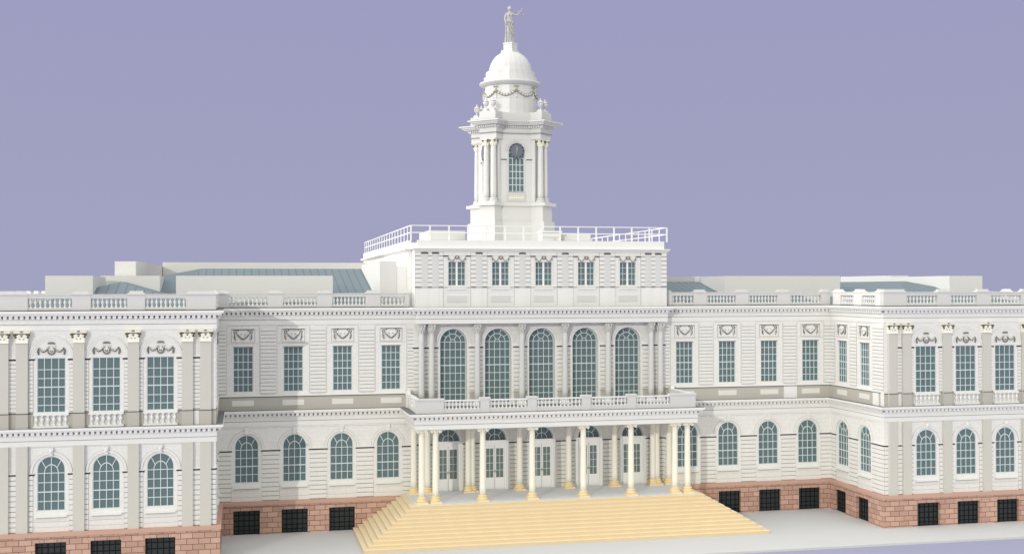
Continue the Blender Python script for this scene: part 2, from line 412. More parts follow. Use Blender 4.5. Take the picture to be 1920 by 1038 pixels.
# ------------------------------------------------------------ base storey (sandstone)
FW = {-1: F(0, WY, 0), 1: F(0, WY, 0)}
FR = F(0, -.12, 0)
FRT = F(RX, 0, -90); FRTL = F(-RX, 0, 90)
XL0, SL = 11.857, 3.443
XU0, SU = 11.633, 3.6
W0, SW = 27.697, 3.357
RA, RB = 2.118, 5.627
BZ = -2.27
def voussoirs(mb, fr, uc, d):
    for k in (-2.5, -1.5, -.5, .5, 1.5, 2.5):
        u = uc + k * .42; t = k * .06
        mb.slab(fr, [(u - .012, -2.63), (u + .012, -2.63), (u + .012 + t, -2.31), (u - .012 + t, -2.31)], d, d + .012, 'joint_shade')
base_e = .27
def basewall(fr, u0, u1, centres):
    mb = MB(); fr2 = F(fr.p(0, base_e, 0)[0], fr.p(0, base_e, 0)[1], math.degrees(fr.r))
    wall(mb, fr2, u0, u1, GROUND - .1, BZ, [(c, .94, GROUND - .1, -2.64, 'r') for c in centres], .6, 'sand')
    for c in centres: voussoirs(mb, fr2, c, 0)
    part('base_wall', mb, HALL, 'pink sandstone base wall')
    for c in centres: window(W_BASE, fr, c, base_e - .32)
wc = [W0 + k * SW for k in range(3)]
rc = [XL0 + k * SL for k in range(4)]
basewall(FW[1], -OX - base_e, -RX + base_e, [-c for c in wc])
basewall(FR, -RX + base_e, RX - base_e, [s_ * c for s_ in (-1, 1) for c in rc[1:]])
basewall(FW[1], RX - base_e, OX + base_e, wc)
basewall(FRT, .12 - base_e + .27, -WY + base_e - .6, [RA, RB])
basewall(FRTL, WY - base_e + .6, -.12, [-RA, -RB])
for s_ in (-1, 1):
    mb = MB(); fr = F(s_ * OX, 0, 90 * s_); a, b = sorted((s_ * (WY + .35), s_ * YB)); mb.box(fr, a, b, 0, base_e, GROUND - .1, BZ, 'sand'); part('base_wall', mb, HALL)
mb = MB(); mb.prism(off(out_base, .34), BZ, -2.0, 'coping'); part('coping', mb, HALL, 'smooth pink coping along the top of the base')

# ------------------------------------------------------------ recess walls
def recess(fr, lowc, upc, u0, u1, lo_start=None):
    mb = MB()
    # lower storey
    wall(mb, fr, u0, u1, -2.0, 3.45, [(c, LOW_HW, LOW_Z0, LOW_ZT, 'a') for c in lowc])
    edges = [u0] + [v for c in sorted(lowc) for v in (c - 1.1, c + 1.1)] + [u1]
    for i in range(0, len(edges), 2):
        a, b = edges[i], edges[i + 1]
        if b - a < .1: continue
        rust(mb, fr, a, b, -2.0, 1.62, .325); impost(mb, fr, a - .07 * (i > 0), b + .07 * (i < len(edges) - 2), 1.70)
    for c in lowc:
        archivolt(mb, fr, c, 1.78, 1.10, .15, 1.06)
        mb.taper(fr, c - .1, c + .1, 0, .11, 2.86, 3.36, .05, 'stone', .03)
        hline(mb, fr, c - 1.06, c + 1.06, -1.72); hline(mb, fr, c - SL / 2 + .05, c - .2, 3.3); hline(mb, fr, c + .2, c + SL / 2 - .05, 3.3)
        vline(mb, fr, c - 1.08, -1.95, -.8)
    # belt
    # upper storey
    wall(mb, fr, u0, u1, 4.6, 10.82, [(c, .707, 5.925, 9.217, 'r') for c in upc])
    edges = [u0] + [v for c in sorted(upc) for v in (c - 1.2, c + 1.2)] + [u1]
    for i in range(0, len(edges), 2):
        a, b = edges[i], edges[i + 1]
        if b - a < .1: continue
        rust(mb, fr, a + .04 * (i > 0), b - .04 * (i < len(edges) - 2), 5.78, 10.62, .262, gap=.04)
    for c in upc:
        hline(mb, fr, c - 1.15, c + 1.15, 10.74); vline(mb, fr, c - 1.17, 5.8, 10.7); vline(mb, fr, c + 1.17, 5.8, 10.7)
        mb.box(fr, c - .75, c + .75, 0, .05, 9.25, 9.3, 'plain'); mb.box(fr, c - .72, c + .72, .001, .035, 9.19, 9.25, 'joint_shade')  # dark strip paints the shadow of the window head
        hline(mb, fr, c - 1.15, c + 1.15, 9.45)
    part('wall', mb, HALL)
    for c in lowc: window(W_LOW, fr, c, -.12, True)
    for c in upc:
        window(W_UP, fr, c, -.12); x, y, _ = fr.p(c, 0, 0); link('relief_panel', SWAG, HALL, (x, y, 10.08), fr.r)
    # belt course
    mb = MB()
    mb.box(fr, u0, u1, 0, .03, 4.6, 5.58, 'belt'); mb.box(fr, u0, u1, 0, .09, 5.60, 5.72, 'plain'); mb.box(fr, u0, u1, 0, .07, 5.55, 5.60, 'line')  # dark strip paints the string course's shadow
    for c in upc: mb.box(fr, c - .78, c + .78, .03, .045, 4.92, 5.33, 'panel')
    for c in upc:
        vline(mb, fr, c - 1.2, 4.6, 5.55); mb.box(fr, c + 1.7, c + 1.715, .03, .035, 4.6, 5.55, 'fine')
    return mb
lowR = [XL0 + k * SL for k in range(4)]; upR = [XU0 + k * SU for k in range(4)]
mbb = recess(FR, [-c for c in lowR], [-c for c in upR], -RX, -9.95); part('belt_course', mbb, HALL)
mbb = recess(FR, lowR, upR, 9.95, RX)
mbb.box(FR, 20.08, 21.22, .03, .05, 4.6, 5.55, 'plain'); part('belt_course', mbb, HALL)
mbb = recess(FRT, [RA, RB], [RA, RB], .12, -WY - .5); mbb.box(FRT, 6.9, 7.75, .03, .05, 4.6, 5.55, 'plain'); part('belt_course', mbb, HALL)
mbb = recess(FRTL, [-RA, -RB], [-RA, -RB], WY + .5, -.12); part('belt_course', mbb, HALL)

# ------------------------------------------------------------ centre block
DX = [-7.28, -3.68, .02, 3.76, 7.30]
CU = [-6.903, -3.451, 0, 3.451, 6.903]
FCU = F(0, -.22, 0)
mb = MB()
wall(mb, FR, -9.95, 9.95, -2.0, 3.45, [(c, .86, -1.95, 2.82, 'a') for c in DX], .7)
e = [-9.95] + [v for c in DX for v in (c - 1.12, c + 1.12)] + [9.95]
for i in range(0, len(e), 2):
    rust(mb, FR, e[i], e[i + 1], -1.84, 1.66, .31); impost(mb, FR, e[i] - .06, e[i + 1] + .06, 1.76)
for c in DX:
    archivolt(mb, FR, c, 1.85, 1.14, .13)
    for s_ in (-1, 1): mb.box(FR, c + s_ * 1.0 - .13, c + s_ * 1.0 + .13, 0, .05, -1.84, 1.76, 'plain')
part('wall', mb, HALL)
mb = MB()
wall(mb, FCU, -9.95, 9.95, 4.6, 10.82, [(c, 1.03, 4.7, 10.41, 'a') for c in CU], .6)
e = [-9.95] + [v for c in CU for v in (c - 1.22, c + 1.22)] + [9.95]
for i in range(0, len(e), 2):
    rust(mb, FCU, e[i], e[i + 1], 5.7, 8.95, .31); impost(mb, FCU, e[i] - .05, e[i + 1] + .05, 9.04)
    mb.box(FCU, e[i] - .05, e[i + 1] + .05, 0, .04, 5.56, 5.6, 'joint_shade'); mb.box(FCU, e[i], e[i + 1], 0, .03, 4.7, 5.55, 'belt')
for c in CU: archivolt(mb, FCU, c, 9.38, 1.2, .14)
part('wall', mb, HALL)
for c in CU: window(W_BIG, FCU, c, -.42)

# doors
def door_frame():
    mb = MB(); zs = 1.96
    mb.box(F0, -.86, -.76, 0, .12, -1.84, 1.5, 'doorw'); mb.box(F0, .76, .86, 0, .12, -1.84, 1.5, 'doorw')
    mb.box(F0, -.86, .86, 0, .2, 1.5, 1.62, 'doorw'); mb.box(F0, -.86, .86, 0, .12, 1.62, 1.80, 'doorw'); mb.box(F0, -.9, .9, 0, .27, 1.8, 1.9, 'doorw')
    mb.arcband(F0, 0, 1.9, .83, .86, 0, pi, 0, .05, 'muntin', ez=1.06); mb.arcband(F0, 0, 1.9, .40, .445, 0, pi, 0, .04, 'muntin', ez=1.06)
    mb.box(F0, -.022, .022, 0, .035, 1.9, 2.8, 'muntin')
    for a in (50, 130):
        a = radians(a); mb.bar(F0, (.42 * cos(a), 1.9 + .44 * sin(a)), (.84 * cos(a), 1.9 + .89 * sin(a)), .045, 0, .034)
    return mb.mesh('door')
def door_leaf():
    mb = MB()
    mb.box(F0, 0, .74, 0, .06, -1.84, -.95, 'doorw'); mb.box(F0, 0, .74, 0, .06, 1.26, 1.5, 'doorw')
    mb.box(F0, 0, .10, 0, .06, -.95, 1.26, 'doorw'); mb.box(F0, .66, .74, 0, .06, -.95, 1.26, 'doorw')
    mb.box(F0, .10, .66, .0, .02, -.95, 1.26, 'doorglass'); mb.box(F0, .36, .40, .02, .045, -.95, 1.26, 'muntin')
    for i in (1, 2, 3): mb.box(F0, .10, .66, .021, .046, -.95 + i * .5525 - .02, -.95 + i * .5525 + .02, 'muntin')
    mb.box(F0, .14, .62, .06, .075, -1.7, -1.1, 'doorw'); mb.box(F0, .0, .012, .06, .064, -1.84, 1.5, 'fine')
    mb.box(F0, .03, .07, .06, .13, -.55, -.38, 'brass')
    return mb
fan = MB(); n = 20
fan.slab(F0, [(.84 * cos(pi * i / n), 1.9 + .89 * sin(pi * i / n)) for i in range(n + 1)], -.04, 0, 'glass')
DF, FAN = door_frame(), fan.mesh('pane')
lf = door_leaf(); LF = lf.mesh('door_leaf')
lf2 = door_leaf(); lf2.v = [(-x, y, z) for x, y, z in lf2.v]; LF2 = lf2.mesh('door_leaf')
for c in DX:
    d = link('door', DF, HALL, (c, .12, 0)); link('pane', FAN, d); link('door_leaf', LF, d, (.01, 0, 0)); link('door_leaf', LF2, d, (-.01, 0, 0))

# ------------------------------------------------------------ wings
def capital_pilaster(w=.7):
    mb = MB(); h = w / 2
    mb.taper(F0, -h, h, 0, .3, 0, .52, .03, 'capw')
    mb.box(F0, -h - .02, h + .02, 0, .33, -.03, .03, 'capw')
    mb.taper(F0, -h - .1, h + .1, 0, .36, .58, .72, .05, 'capw')
    for s_ in (-1, 1):
        mb.ball((s_ * (h + .06), -.34, .5), .10, 'gold', n=8); mb.ball((s_ * (h + .02), -.33, .34), .075, 'gold', n=8)
        mb.ball((s_ * (h - .07), -.36, .53), .06, 'gold', n=6); mb.ball((s_ * (h + .04), -.30, .2), .05, 'reliefl', n=6)
        mb.bar(F0, (s_ * .07, .2), (s_ * .15, .25), .045, .3, .335, 'relief')
        mb.slab(F0, [(s_ * .17, .30), (s_ * .24, .42), (s_ * .17, .50), (s_ * .11, .42)], .3, .35, 'capw')
    mb.slab(F0, [(-.08, .42), (0, .34), (.08, .42), (.06, .46), (-.06, .46)], .3, .345, 'relief')
    mb.box(F0, -.1, .1, .3, .34, .49, .53, 'relief'); mb.ball((0, -.41, .7), .055, 'relief', sx=1.9, n=8)
    return mb.mesh('capital')
CAPP = capital_pilaster()
def pilaster(fr, u, lo, hi, cap, w=.7, d=.24, ped=False):
    mb = MB(); mb.box(fr, u - w / 2, u + w / 2, 0, d, lo, hi, 'beige')
    p = part('pilaster', mb, HALL)
    if cap:
        x, y, _ = fr.p(u, 0, 0); link('capital', CAPP, p, (x, y, hi), fr.r)
def wing(sg):
    fr = FW[sg]; C = [sg * c for c in wc]
    P = [sg * p for p in (24.85, 26.0, 29.38, 32.73, 36.15, 37.3)]
    u0, u1 = sorted((sg * RX, sg * OX)); mb = MB()
    wall(mb, fr, u0, u1, -2.0, 3.45, [(c, LOW_HW, LOW_Z0, LOW_ZT, 'a') for c in C])
    wall(mb, fr, u0, u1, 4.6, 10.82, [(c, .86, 5.58, 9.07, 'r') for c in C])
    for c in C:
        for s_ in (-1, 1):
            a, b = sorted((c + s_ * 1.1, c + s_ * 1.34))
            rust(mb, fr, a, b, -2.0, 1.62, .33); impost(mb, fr, min(a, c + s_ * 1.0), max(b, c + s_ * 1.0), 1.70)
            rust(mb, fr, a, b, 5.62, 8.9, .26, gap=.035); impost(mb, fr, min(a, c + s_ * 1.0), max(b, c + s_ * 1.0), 9.02)
            vline(mb, fr, c + s_ * 1.34, -1.95, 10.7); vline(mb, fr, c + s_ * 1.09, -1.95, 1.6); vline(mb, fr, c + s_ * 1.09, 5.6, 8.9)
        archivolt(mb, fr, c, 1.78, 1.12, .15, 1.03); archivolt(mb, fr, c, 9.10, 1.25, .12, 1.0)
        mb.arcband(fr, c, 9.10, 1.13, 1.24, 0, pi, 0, .03, 'plain')
        hline(mb, fr, c - 1.05, c + 1.05, -1.72); hline(mb, fr, c - 1.3, c + 1.3, 3.36); hline(mb, fr, c - 1.05, c + 1.05, -1.38)
        # keystone bracket
        mb.taper(fr, c - .09, c + .09, 0, .16, 2.85, 3.34, .04, 'plain', .06); mb.ball(fr.p(c, .2, 3.1), .085, 'plain', sz=1.4)
        mb.ball(fr.p(c - .12, .1, 3.22), .07, 'plain'); mb.ball(fr.p(c + .12, .1, 3.22), .07, 'plain')
    for g in ((24.2, 24.5), (25.2, 25.65), (36.5, 36.95), (37.65, 37.9)):
        a, b = sorted((sg * g[0], sg * g[1]))
        rust(mb, fr, a, b, -2.0, 1.62, .33); impost(mb, fr, a, b, 1.70)
        if g[0] > 24.5 and g[0] < 37: rust(mb, fr, a, b, 5.62, 8.9, .26, gap=.035); impost(mb, fr, a, b, 9.02)
    part('wall', mb, HALL)
    for p in P: pilaster(fr, p, -2.0, 3.45, False); pilaster(fr, p, 4.6, 10.06, True)
    ed = [u0] + [v for c in sorted(C) for v in (c - 1.07, c + 1.07)] + [u1]
    for i in range(0, len(ed), 2):
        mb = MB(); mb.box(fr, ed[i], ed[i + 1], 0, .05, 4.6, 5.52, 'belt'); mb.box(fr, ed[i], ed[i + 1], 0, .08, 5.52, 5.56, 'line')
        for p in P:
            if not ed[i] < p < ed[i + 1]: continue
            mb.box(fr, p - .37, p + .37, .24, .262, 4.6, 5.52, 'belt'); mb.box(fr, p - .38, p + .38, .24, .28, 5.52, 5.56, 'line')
        a, b = sorted((sg * 25.25, sg * 25.6))
        if ed[i] < a < ed[i + 1]: mb.box(fr, a, b, .05, .07, 4.6, 5.52, 'plain')
        part('belt_course', mb, HALL)
    for c in C:
        window(W_LOW, fr, c, -.1, True); window(W_WING, fr, c, -.1)
        x, y, _ = fr.p(c, 0, 0); link('cartouche', CART, HALL, (x, y, 9.62), fr.r)
        mb = MB(); mb.box(fr, c - 1.07, c + 1.07, 0, .2, 4.62, 4.74, 'plain'); mb.box(fr, c - 1.07, c + 1.07, 0, .22, 5.42, 5.54, 'plain')
        b = part('window_balustrade', mb, HALL); balusters(b, fr, c - 1.07, c + 1.07, .11, 4.74, .68, .115, 6, sg < 0)
wing(-1); wing(1)
# corner returns of the wings and outer sides
for s_ in (-1, 1):
    mb = MB(); fr = F(s_ * RX, 0, -90 * s_)
    a, b = sorted((s_ * (-WY - .5), s_ * (-WY)))
    rust(mb, fr, a, b, -2, 1.62, .325); impost(mb, fr, a, b, 1.7); part('quoin', mb, HALL); mb = MB(); rust(mb, fr, a, b, 5.78, 10.62, .262, gap=.04)
    part('quoin', mb, HALL)
for s_ in (-1, 1):
    mb = MB(); fr = F(s_ * OX, 0, 90 * s_); a, b = sorted((s_ * (WY + .5), s_ * YB)); ops = [(s_ * (-4.5 + 3.9 * k), LOW_HW, LOW_Z0, LOW_ZT, 'a') for k in range(9)]
    wall(mb, fr, a, b, -2, 3.45, ops); wall(mb, fr, a, b, 4.6, 10.82, [(o[0], .707, 5.925, 9.217, 'r') for o in ops])
    o = part('wall', mb, HALL)
    for op in ops: window(W_LOW, fr, op[0], -.12); window(W_UP, fr, op[0], -.12)
mb = MB(); fr = F(0, YB, 180); mb.box(fr, -OX, OX, -.5, 0, -2, 10.82, 'stone'); part('wall', mb, HALL)
# unseen dark core inside keeps light out
mb = MB(); mb.prism(off(out_base, -1.3), GROUND - .1, 10.8, 'joint_shade'); part('light_block_core', mb, HALL)

# ------------------------------------------------------------ portico
ZF = -1.84
mb = MB(); N = 11; rise = (ZF - GROUND) / N
for k in range(N):
    x = 14.5 - (14.5 - 11.0) * k / (N - 1); y = -8.5 + (8.5 - 5.82) * k / (N - 1)
    xr = 14.97 - (14.97 - 11.0) * k / (N - 1)
    mb.prism([(-x, y), (xr, y), (xr, -.47), (-x, -.47)], GROUND + k * rise - (.05 if k == 0 else 0), GROUND + (k + 1) * rise - .035, 'step')
    mb.prism([(-x - .02, y - .02), (xr + .02, y - .02), (xr + .02, -.47), (-x - .02, -.47)], GROUND + (k + 1) * rise - .035, GROUND + (k + 1) * rise, 'step_lit')  # tread layer with the brighter light from above put into its colour
part('staircase', mb, HALL, 'broad cream stone steps on three sides of the porch')
mb = MB(); mb.box(F0, -10.6, 10.6, .13, 5.52, ZF + .004, ZF + .03, 'floor'); part('porch_floor', mb, HALL, 'grey paved porch floor')
mb = MB(); mb.box(F0, -10.5, 10.5, .2, 5.3, 3.40, 3.449, 'plain'); part('porch_ceiling', mb, HALL)

def col_base_mesh(r, m='yellow'):
    mb = MB(); a = r * 1.75
    mb.box(F0, -a, a, -a, a, 0, .12, m)
    mb.lathe(0, 0, [(r * 1.6, .12), (r * 1.68, .16), (r * 1.68, .20), (r * 1.55, .25), (r * 1.25, .27), (r * 1.2, .31), (r * 1.42, .34), (r * 1.45, .38), (r * 1.35, .42), (r * 1.08, .45)], 20, m)
    return mb.mesh('column_base')
def shaft_mesh(r, h, m, n=20):
    mb = MB(); prof = [(r * (1 - .15 * (t ** 1.6)), t * h) for t in [i / 8 for i in range(9)]]; mb.lathe(0, 0, prof, n, m); return mb.mesh('column')
def ionic_mesh(r):
    mb = MB(); mb.lathe(0, 0, [(r * .9, 0), (r * 1.05, .05), (r * 1.1, .1), (r * .95, .14)], 16, 'capw')
    for s_ in (-1, 1):
        for k in (-1, 1):      # volutes at the four corners
            c = (s_ * r * 1.25, k * r * .95, .08)
            mb.tube([(c[0], c[1] - .06, c[2]), (c[0], c[1] + .06, c[2])], .11, 12, 'capw'); mb.tube([(c[0], c[1] - .075, c[2]), (c[0], c[1] + .075, c[2])], .045, 8, 'goldp')
    mb.box(F0, -r * 1.25, r * 1.25, -r * 1.05, r * 1.05, .12, .17, 'capw'); mb.box(F0, -r * 1.45, r * 1.45, -r * 1.35, r * 1.35, .17, .23, 'capw')
    mb.ball((0, -r * 1.1, .12), .05, 'goldp'); return mb.mesh('capital')
def corinth_mesh(r, h, m='plain', m2='reliefl', md=None):
    mb = MB(); mb.lathe(0, 0, [(r, 0), (r * 1.02, .03), (r * .92, .05), (r * .98, h * .4), (r * 1.15, h * .8), (r * 1.3, h * .86)], 16, m)
    for row, (zz, rr) in enumerate(((.06, 1.0), (h * .32, 1.03))):
        for k in range(8):
            a = 2 * pi * (k + row * .5) / 8 + pi / 8
            for t, dr, s_ in ((.0, .0, .06), (.1, .03, .065), (.19, .08, .05)):
                mb.ball((cos(a) * (r * rr + dr), sin(a) * (r * rr + dr), zz + t), s_, m2 if row else m, n=6, sz=1.2)
    for k in range(4):
        a = pi / 4 + k * pi / 2; mb.ball((cos(a) * r * 1.55, sin(a) * r * 1.55, h * .76), .085, md or m2, n=8); mb.ball((cos(a) * r * 1.4, sin(a) * r * 1.4, h * .58), .055, md or m2, n=6)
    for k in range(4):
        a = k * pi / 2; mb.ball((cos(a) * r * 1.35, sin(a) * r * 1.35, h * .92), .05, m2, n=6)
    a = r * 1.35; mb.box(F0, -a, a, -a, a, h * .86, h * .93, m); mb.box(F0, -a * 1.06, a * 1.06, -a * 1.06, a * 1.06, h * .93, h, m)
    return mb.mesh('capital')
RC = .235
B1, SH1, C1 = col_base_mesh(RC), shaft_mesh(RC, 3.2 - (ZF + .45) , 'cream'), ionic_mesh(RC)
for (y, xs) in ((-4.85, (-10.03, -9.03, -5.6, -1.93, 1.93, 5.6, 9.03, 10.03)), (-.85, (-10.03, -9.0, -5.6, -1.93, 1.93, 5.6, 9.02, 10.03)), (-.98, (-5.93, 8.66))):
    for x in xs:
        c = link('column', SH1, HALL, (x, y, ZF + .45)); link('column_base', B1, c, (0, 0, -.45 + .03)); link('capital', C1, c, (0, 0, 3.2 - ZF - .45))
RU = .225
B2 = col_base_mesh(RU, 'plain'); SH2 = shaft_mesh(RU, 10.1 - 5.05, 'grey'); C2 = corinth_mesh(RU * .9, .7, 'grey', 'reliefl')
for x in (-9.42, -8.65, -5.16, -1.70, 1.70, 5.16, 8.65, 9.42):
    c = link('column', SH2, HALL, (x, -.66, 5.05)); link('column_base', B2, c, (0, 0, -.45)); link('capital', C2, c, (0, 0, 10.1 - 5.05))

# balcony balustrade above the portico
FP = F(0, -5.36, 0)
for s_ in (-1, 1):
    mb = MB(); a, b = sorted((s_ * 8.5, s_ * 10.5)); mb.box(FP, a, b, -.35, 0, 4.6, 5.5, 'grey'); mb.box(FP, a - .06, b + .06, -.4, .06, 5.5, 5.62, 'grey')
    part('balustrade_pedestal', mb, HALL)
    for c in (2.03, 5.52):
        mb = MB(); mb.box(FP, s_ * c - .33, s_ * c + .33, -.35, .02, 4.6, 5.52, 'grey'); mb.box(FP, s_ * c - .39, s_ * c + .39, -.4, .07, 5.52, 5.66, 'grey'); part('balustrade_pedestal', mb, HALL)
spans = [(-8.5, -5.85), (-5.19, -2.36), (-1.7, 1.7), (2.36, 5.19), (5.85, 8.5)]
for a, b in spans:
    mb = MB(); mb.box(FP, a, b, -.32, -.04, 4.6, 4.88, 'grey'); mb.box(FP, a, b, -.32, -.02, 5.42, 5.5, 'plain')
    o = part('balustrade', mb, HALL); balusters(o, FP, a, b, -.18, 4.88, .54, .10, 10 if b - a < 3 else 12, True)
for s_ in (-1, 1):
    mb = MB()
    for fr, a, b in ((F(s_ * 10.5, 0, 90 * s_), *sorted((s_ * -5.0, s_ * -.7))),):
        mb.box(fr, a, b, -.3, -.05, 4.6, 4.85, 'plain'); mb.box(fr, a, b, -.34, 0, 5.48, 5.6, 'plain')
        mb.box(fr, a, a + 1.2, -.3, 0, 4.85, 5.48, 'plain'); mb.box(fr, b - 1.2, b, -.3, 0, 4.85, 5.48, 'plain')
        balusters(HALL, fr, a + 1.2, b - 1.2, -.17, 4.85, .63, .10, 8, False)
    part('balustrade', mb, HALL)
    mb = MB(); mb.box(FR, *sorted((s_ * 10.25, s_ * 10.55)), .04, .6, 4.6, 5.85, 'plain'); part('balustrade_pedestal', mb, HALL)

# ------------------------------------------------------------ roof balustrades
def roofbal(fr, peds, spans, indiv, n=8, gm='grey'):
    for a, b in peds:
        mb = MB(); mb.box(fr, a, b, -.45, .0, 12.10, 13.08, gm); mb.box(fr, a - .01, b + .01, -.45, .012, 12.06, 12.10, 'line'); mb.box(fr, a - .05, b + .05, -.5, .07, 13.08, 13.14, gm)  # dark foot strip paints the shadow gap above the cornice
        mb.box(fr, a + .02, b - .02, -.45, .0, 13.14, 13.2, gm); mb.box(fr, a + .12, b - .12, -.38, -.08, 13.2, 13.33, gm)
        part('balustrade_pedestal', mb, HALL)
    for a, b in spans:
        mb = MB(); mb.box(fr, a, b, -.36, -.03, 12.06, 12.11, 'line'); mb.box(fr, a, b, -.36, -.06, 12.11, 12.26, 'grey'); mb.box(fr, a, b, -.40, -.02, 12.86, 13.06, gm); mb.box(fr, a, b, -.44, .03, 13.06, 13.12, gm)  # same painted shadow strip along the foot of each span
        o = part('balustrade', mb, HALL); balusters(o, fr, a, b, -.2, 12.26, .6, .094, max(3, round((b - a) / .29)), indiv)
for s_ in (-1, 1):
    f_ = lambda L: [tuple(sorted((s_ * a, s_ * b))) for a, b in L]
    roofbal(FW[s_], f_([(24.2, 26.1), (28.68, 29.78), (32.03, 33.18), (35.85, 37.9)]), f_([(26.1, 28.68), (29.78, 32.03), (33.18, 35.85)]), s_ < 0)
    roofbal(FR, f_([(10.25, 10.6), (12.42, 13.52), (16.0, 17.1), (19.58, 20.68), (23.4, 24.2)]), f_([(10.6, 12.42), (13.52, 16.0), (17.1, 19.58), (20.68, 23.4)]), False)
    fr = F(s_ * RX, 0, -90 * s_); g_ = lambda L: [tuple(sorted((s_ * a, s_ * b))) for a, b in L]
    roofbal(fr, g_([(.57, 1.78), (3.93, 5.18), (7.26, 8.0)]), g_([(1.78, 3.93), (5.18, 7.26)]), False, gm='plain')
    fr = F(s_ * OX, 0, 90 * s_)
    peds = [(-4.5 + 3.6 * k, -3.5 + 3.6 * k) for k in range(10)]
    roofbal(fr, f_(peds), f_([(-8.0, -4.5)] + [(-3.5 + 3.6 * k, -.9 + 3.6 * k) for k in range(9)]), False, gm='plain')
part('baluster', REST, HALL)['kind'] = 'stuff'

# ------------------------------------------------------------ roofs and penthouses
def poly3(mb, pts, m):
    b = len(mb.v); mb.v += pts; mb.face(list(range(b, b + len(pts))), m)
def roofsolid(mb, top, m, th=.25):        # thin closed slab below a sloped polygon
    b = len(mb.v); n = len(top)
    mb.v += top; mb.v += [(x, y, z - th) for x, y, z in top]
    mb.face([b + i for i in range(n)], m); mb.face([b + n + i for i in reversed(range(n))], m)
    for i in range(n): j = (i + 1) % n; mb.face([b + i, b + n + i, b + n + j, b + j], m)
zr = lambda y: 12.06 + .209 * (y - 1)
for s_ in (-1, 1):
    mb = MB()
    if s_ < 0:
        roofsolid(mb, [(-9, 1, zr(1)), (-28, 1, zr(1)), (-25.9, 16, zr(16)), (-9, 16, zr(16))], 'roofx')
        roofsolid(mb, [(-28, 1, zr(1)), (-31, 1, 12.1), (-30.4, 9, 14.15), (-25.9, 16, zr(16))], 'roofy')
    else: roofsolid(mb, [(9, 1, zr(1)), (24, 1, zr(1)), (24, 10.2, zr(10.2)), (9, 10.2, zr(10.2))], 'roofx')
    part('roof', mb, HALL, 'blue grey standing seam roof')
for s_ in (-1, 1):
    mb = MB(); xi, xo, yc = s_ * 24.7, s_ * 37.3, -.1; ax = s_ * 31
    roofsolid(mb, [(xi, -8.0, 12.1), (xo, -8.0, 12.1), (ax, yc, 13.98)], 'roofx')
    roofsolid(mb, [(xo, -8.0, 12.1), (xo, 20, 12.1), (ax, 20, 13.98), (ax, yc, 13.98)], 'roofy')
    roofsolid(mb, [(xi, -8.0, 12.1), (ax, yc, 13.98), (ax, 20, 13.98), (xi, 20, 12.1)], 'roofy')
    part('roof', mb, HALL, 'blue grey hipped wing roof')
def pent(x0, x1, y0, y1, zt, m='pent', z0=12.0):
    mb = MB(); mb.box(F0, x0, x1, -y1, -y0, z0, zt, m); part('penthouse', mb, HALL)
pent(-27.3, -15.74, 2.7, 6.5, 14.44); pent(17.0, 27.6, 4.6, 10.0, 14.46)
pent(-35.45, -32.4, -4.1, 4, 14.36); pent(32.5, 35.45, -4.1, 5.2, 14.38)
pent(10.21, 19, 10.3, 12, 14.47)
pent(-32.9, -28.6, 5, 9.9, 14.46)
mb = MB(); mb.prism([(-32.35, 10), (-30.75, 10), (-30.05, 12), (-30.05, 33), (-32.35, 33)], 12, 15.66, 'pent'); part('penthouse', mb, HALL)
pent(-30.0, -10.3, 31.5, 33, 16.06)
pent(35.6, 37.3, 10, 19.6, 14.56)
pent(-12.28, -11.0, 1.5, 15.6, 15.53); pent(-10.99, -10.21, 1.55, 15, 15.15, 'plain')
pent(11.0, 12.28, 1.5, 1.9, 12.4)

# ------------------------------------------------------------ attic storey
mb = MB(); AX = 10.2
mb.box(F0, -AX, AX, -35, -.9, 12.06, 16.4, 'plain')
mb.box(F0, -AX - .12, AX + .12, -35.1, -.8, 16.30, 16.4, 'plain'); mb.box(F0, -AX - .28, AX + .28, -35.2, -.64, 16.4, 16.52, 'plain')
mb.box(F0, -AX, AX, -35, -.9, 16.52, 16.95, 'plain'); mb.box(F0, -AX - .001, AX + .001, -35, -34.7, 16.95, 17.1, 'plain')
for s_ in (-1, 1): a, b = sorted((s_ * (AX - .25), s_ * AX)); mb.box(F0, a, b, -34.7, -.9, 16.95, 17.1, 'plain')
part('attic_wall', mb, HALL)
FA = F(0, -.8, 0); AW = [-6.735, -3.375, 0, 3.375, 6.735]
mb = MB()
wall(mb, FA, -9.92, 9.92, 12.06, 16.4, [(c, .66, 13.66, 15.46, 'r') for c in AW], .45)
mb.box(FA, -9.92, 9.92, -1.69, -.45, 12.06, 16.4, 'plain')
mb.box(FA, -9.98, 9.98, 0, .08, 16.22, 16.3, 'plain'); mb.box(FA, -10.05, 10.05, 0, .16, 16.3, 16.38, 'plain'); mb.box(FA, -10.12, 10.12, -1.5, .26, 16.4, 16.48, 'plain')
mb.box(FA, -9.72, 9.72, -.35, .0, 16.48, 17.08, 'plain')
ed = [-9.9] + [v for c in AW for v in (c - 1.06, c + 1.06)] + [9.9]
pil = [-9.2, -8.38, -5.05, -1.69, 1.69, 5.05, 8.38, 9.2]
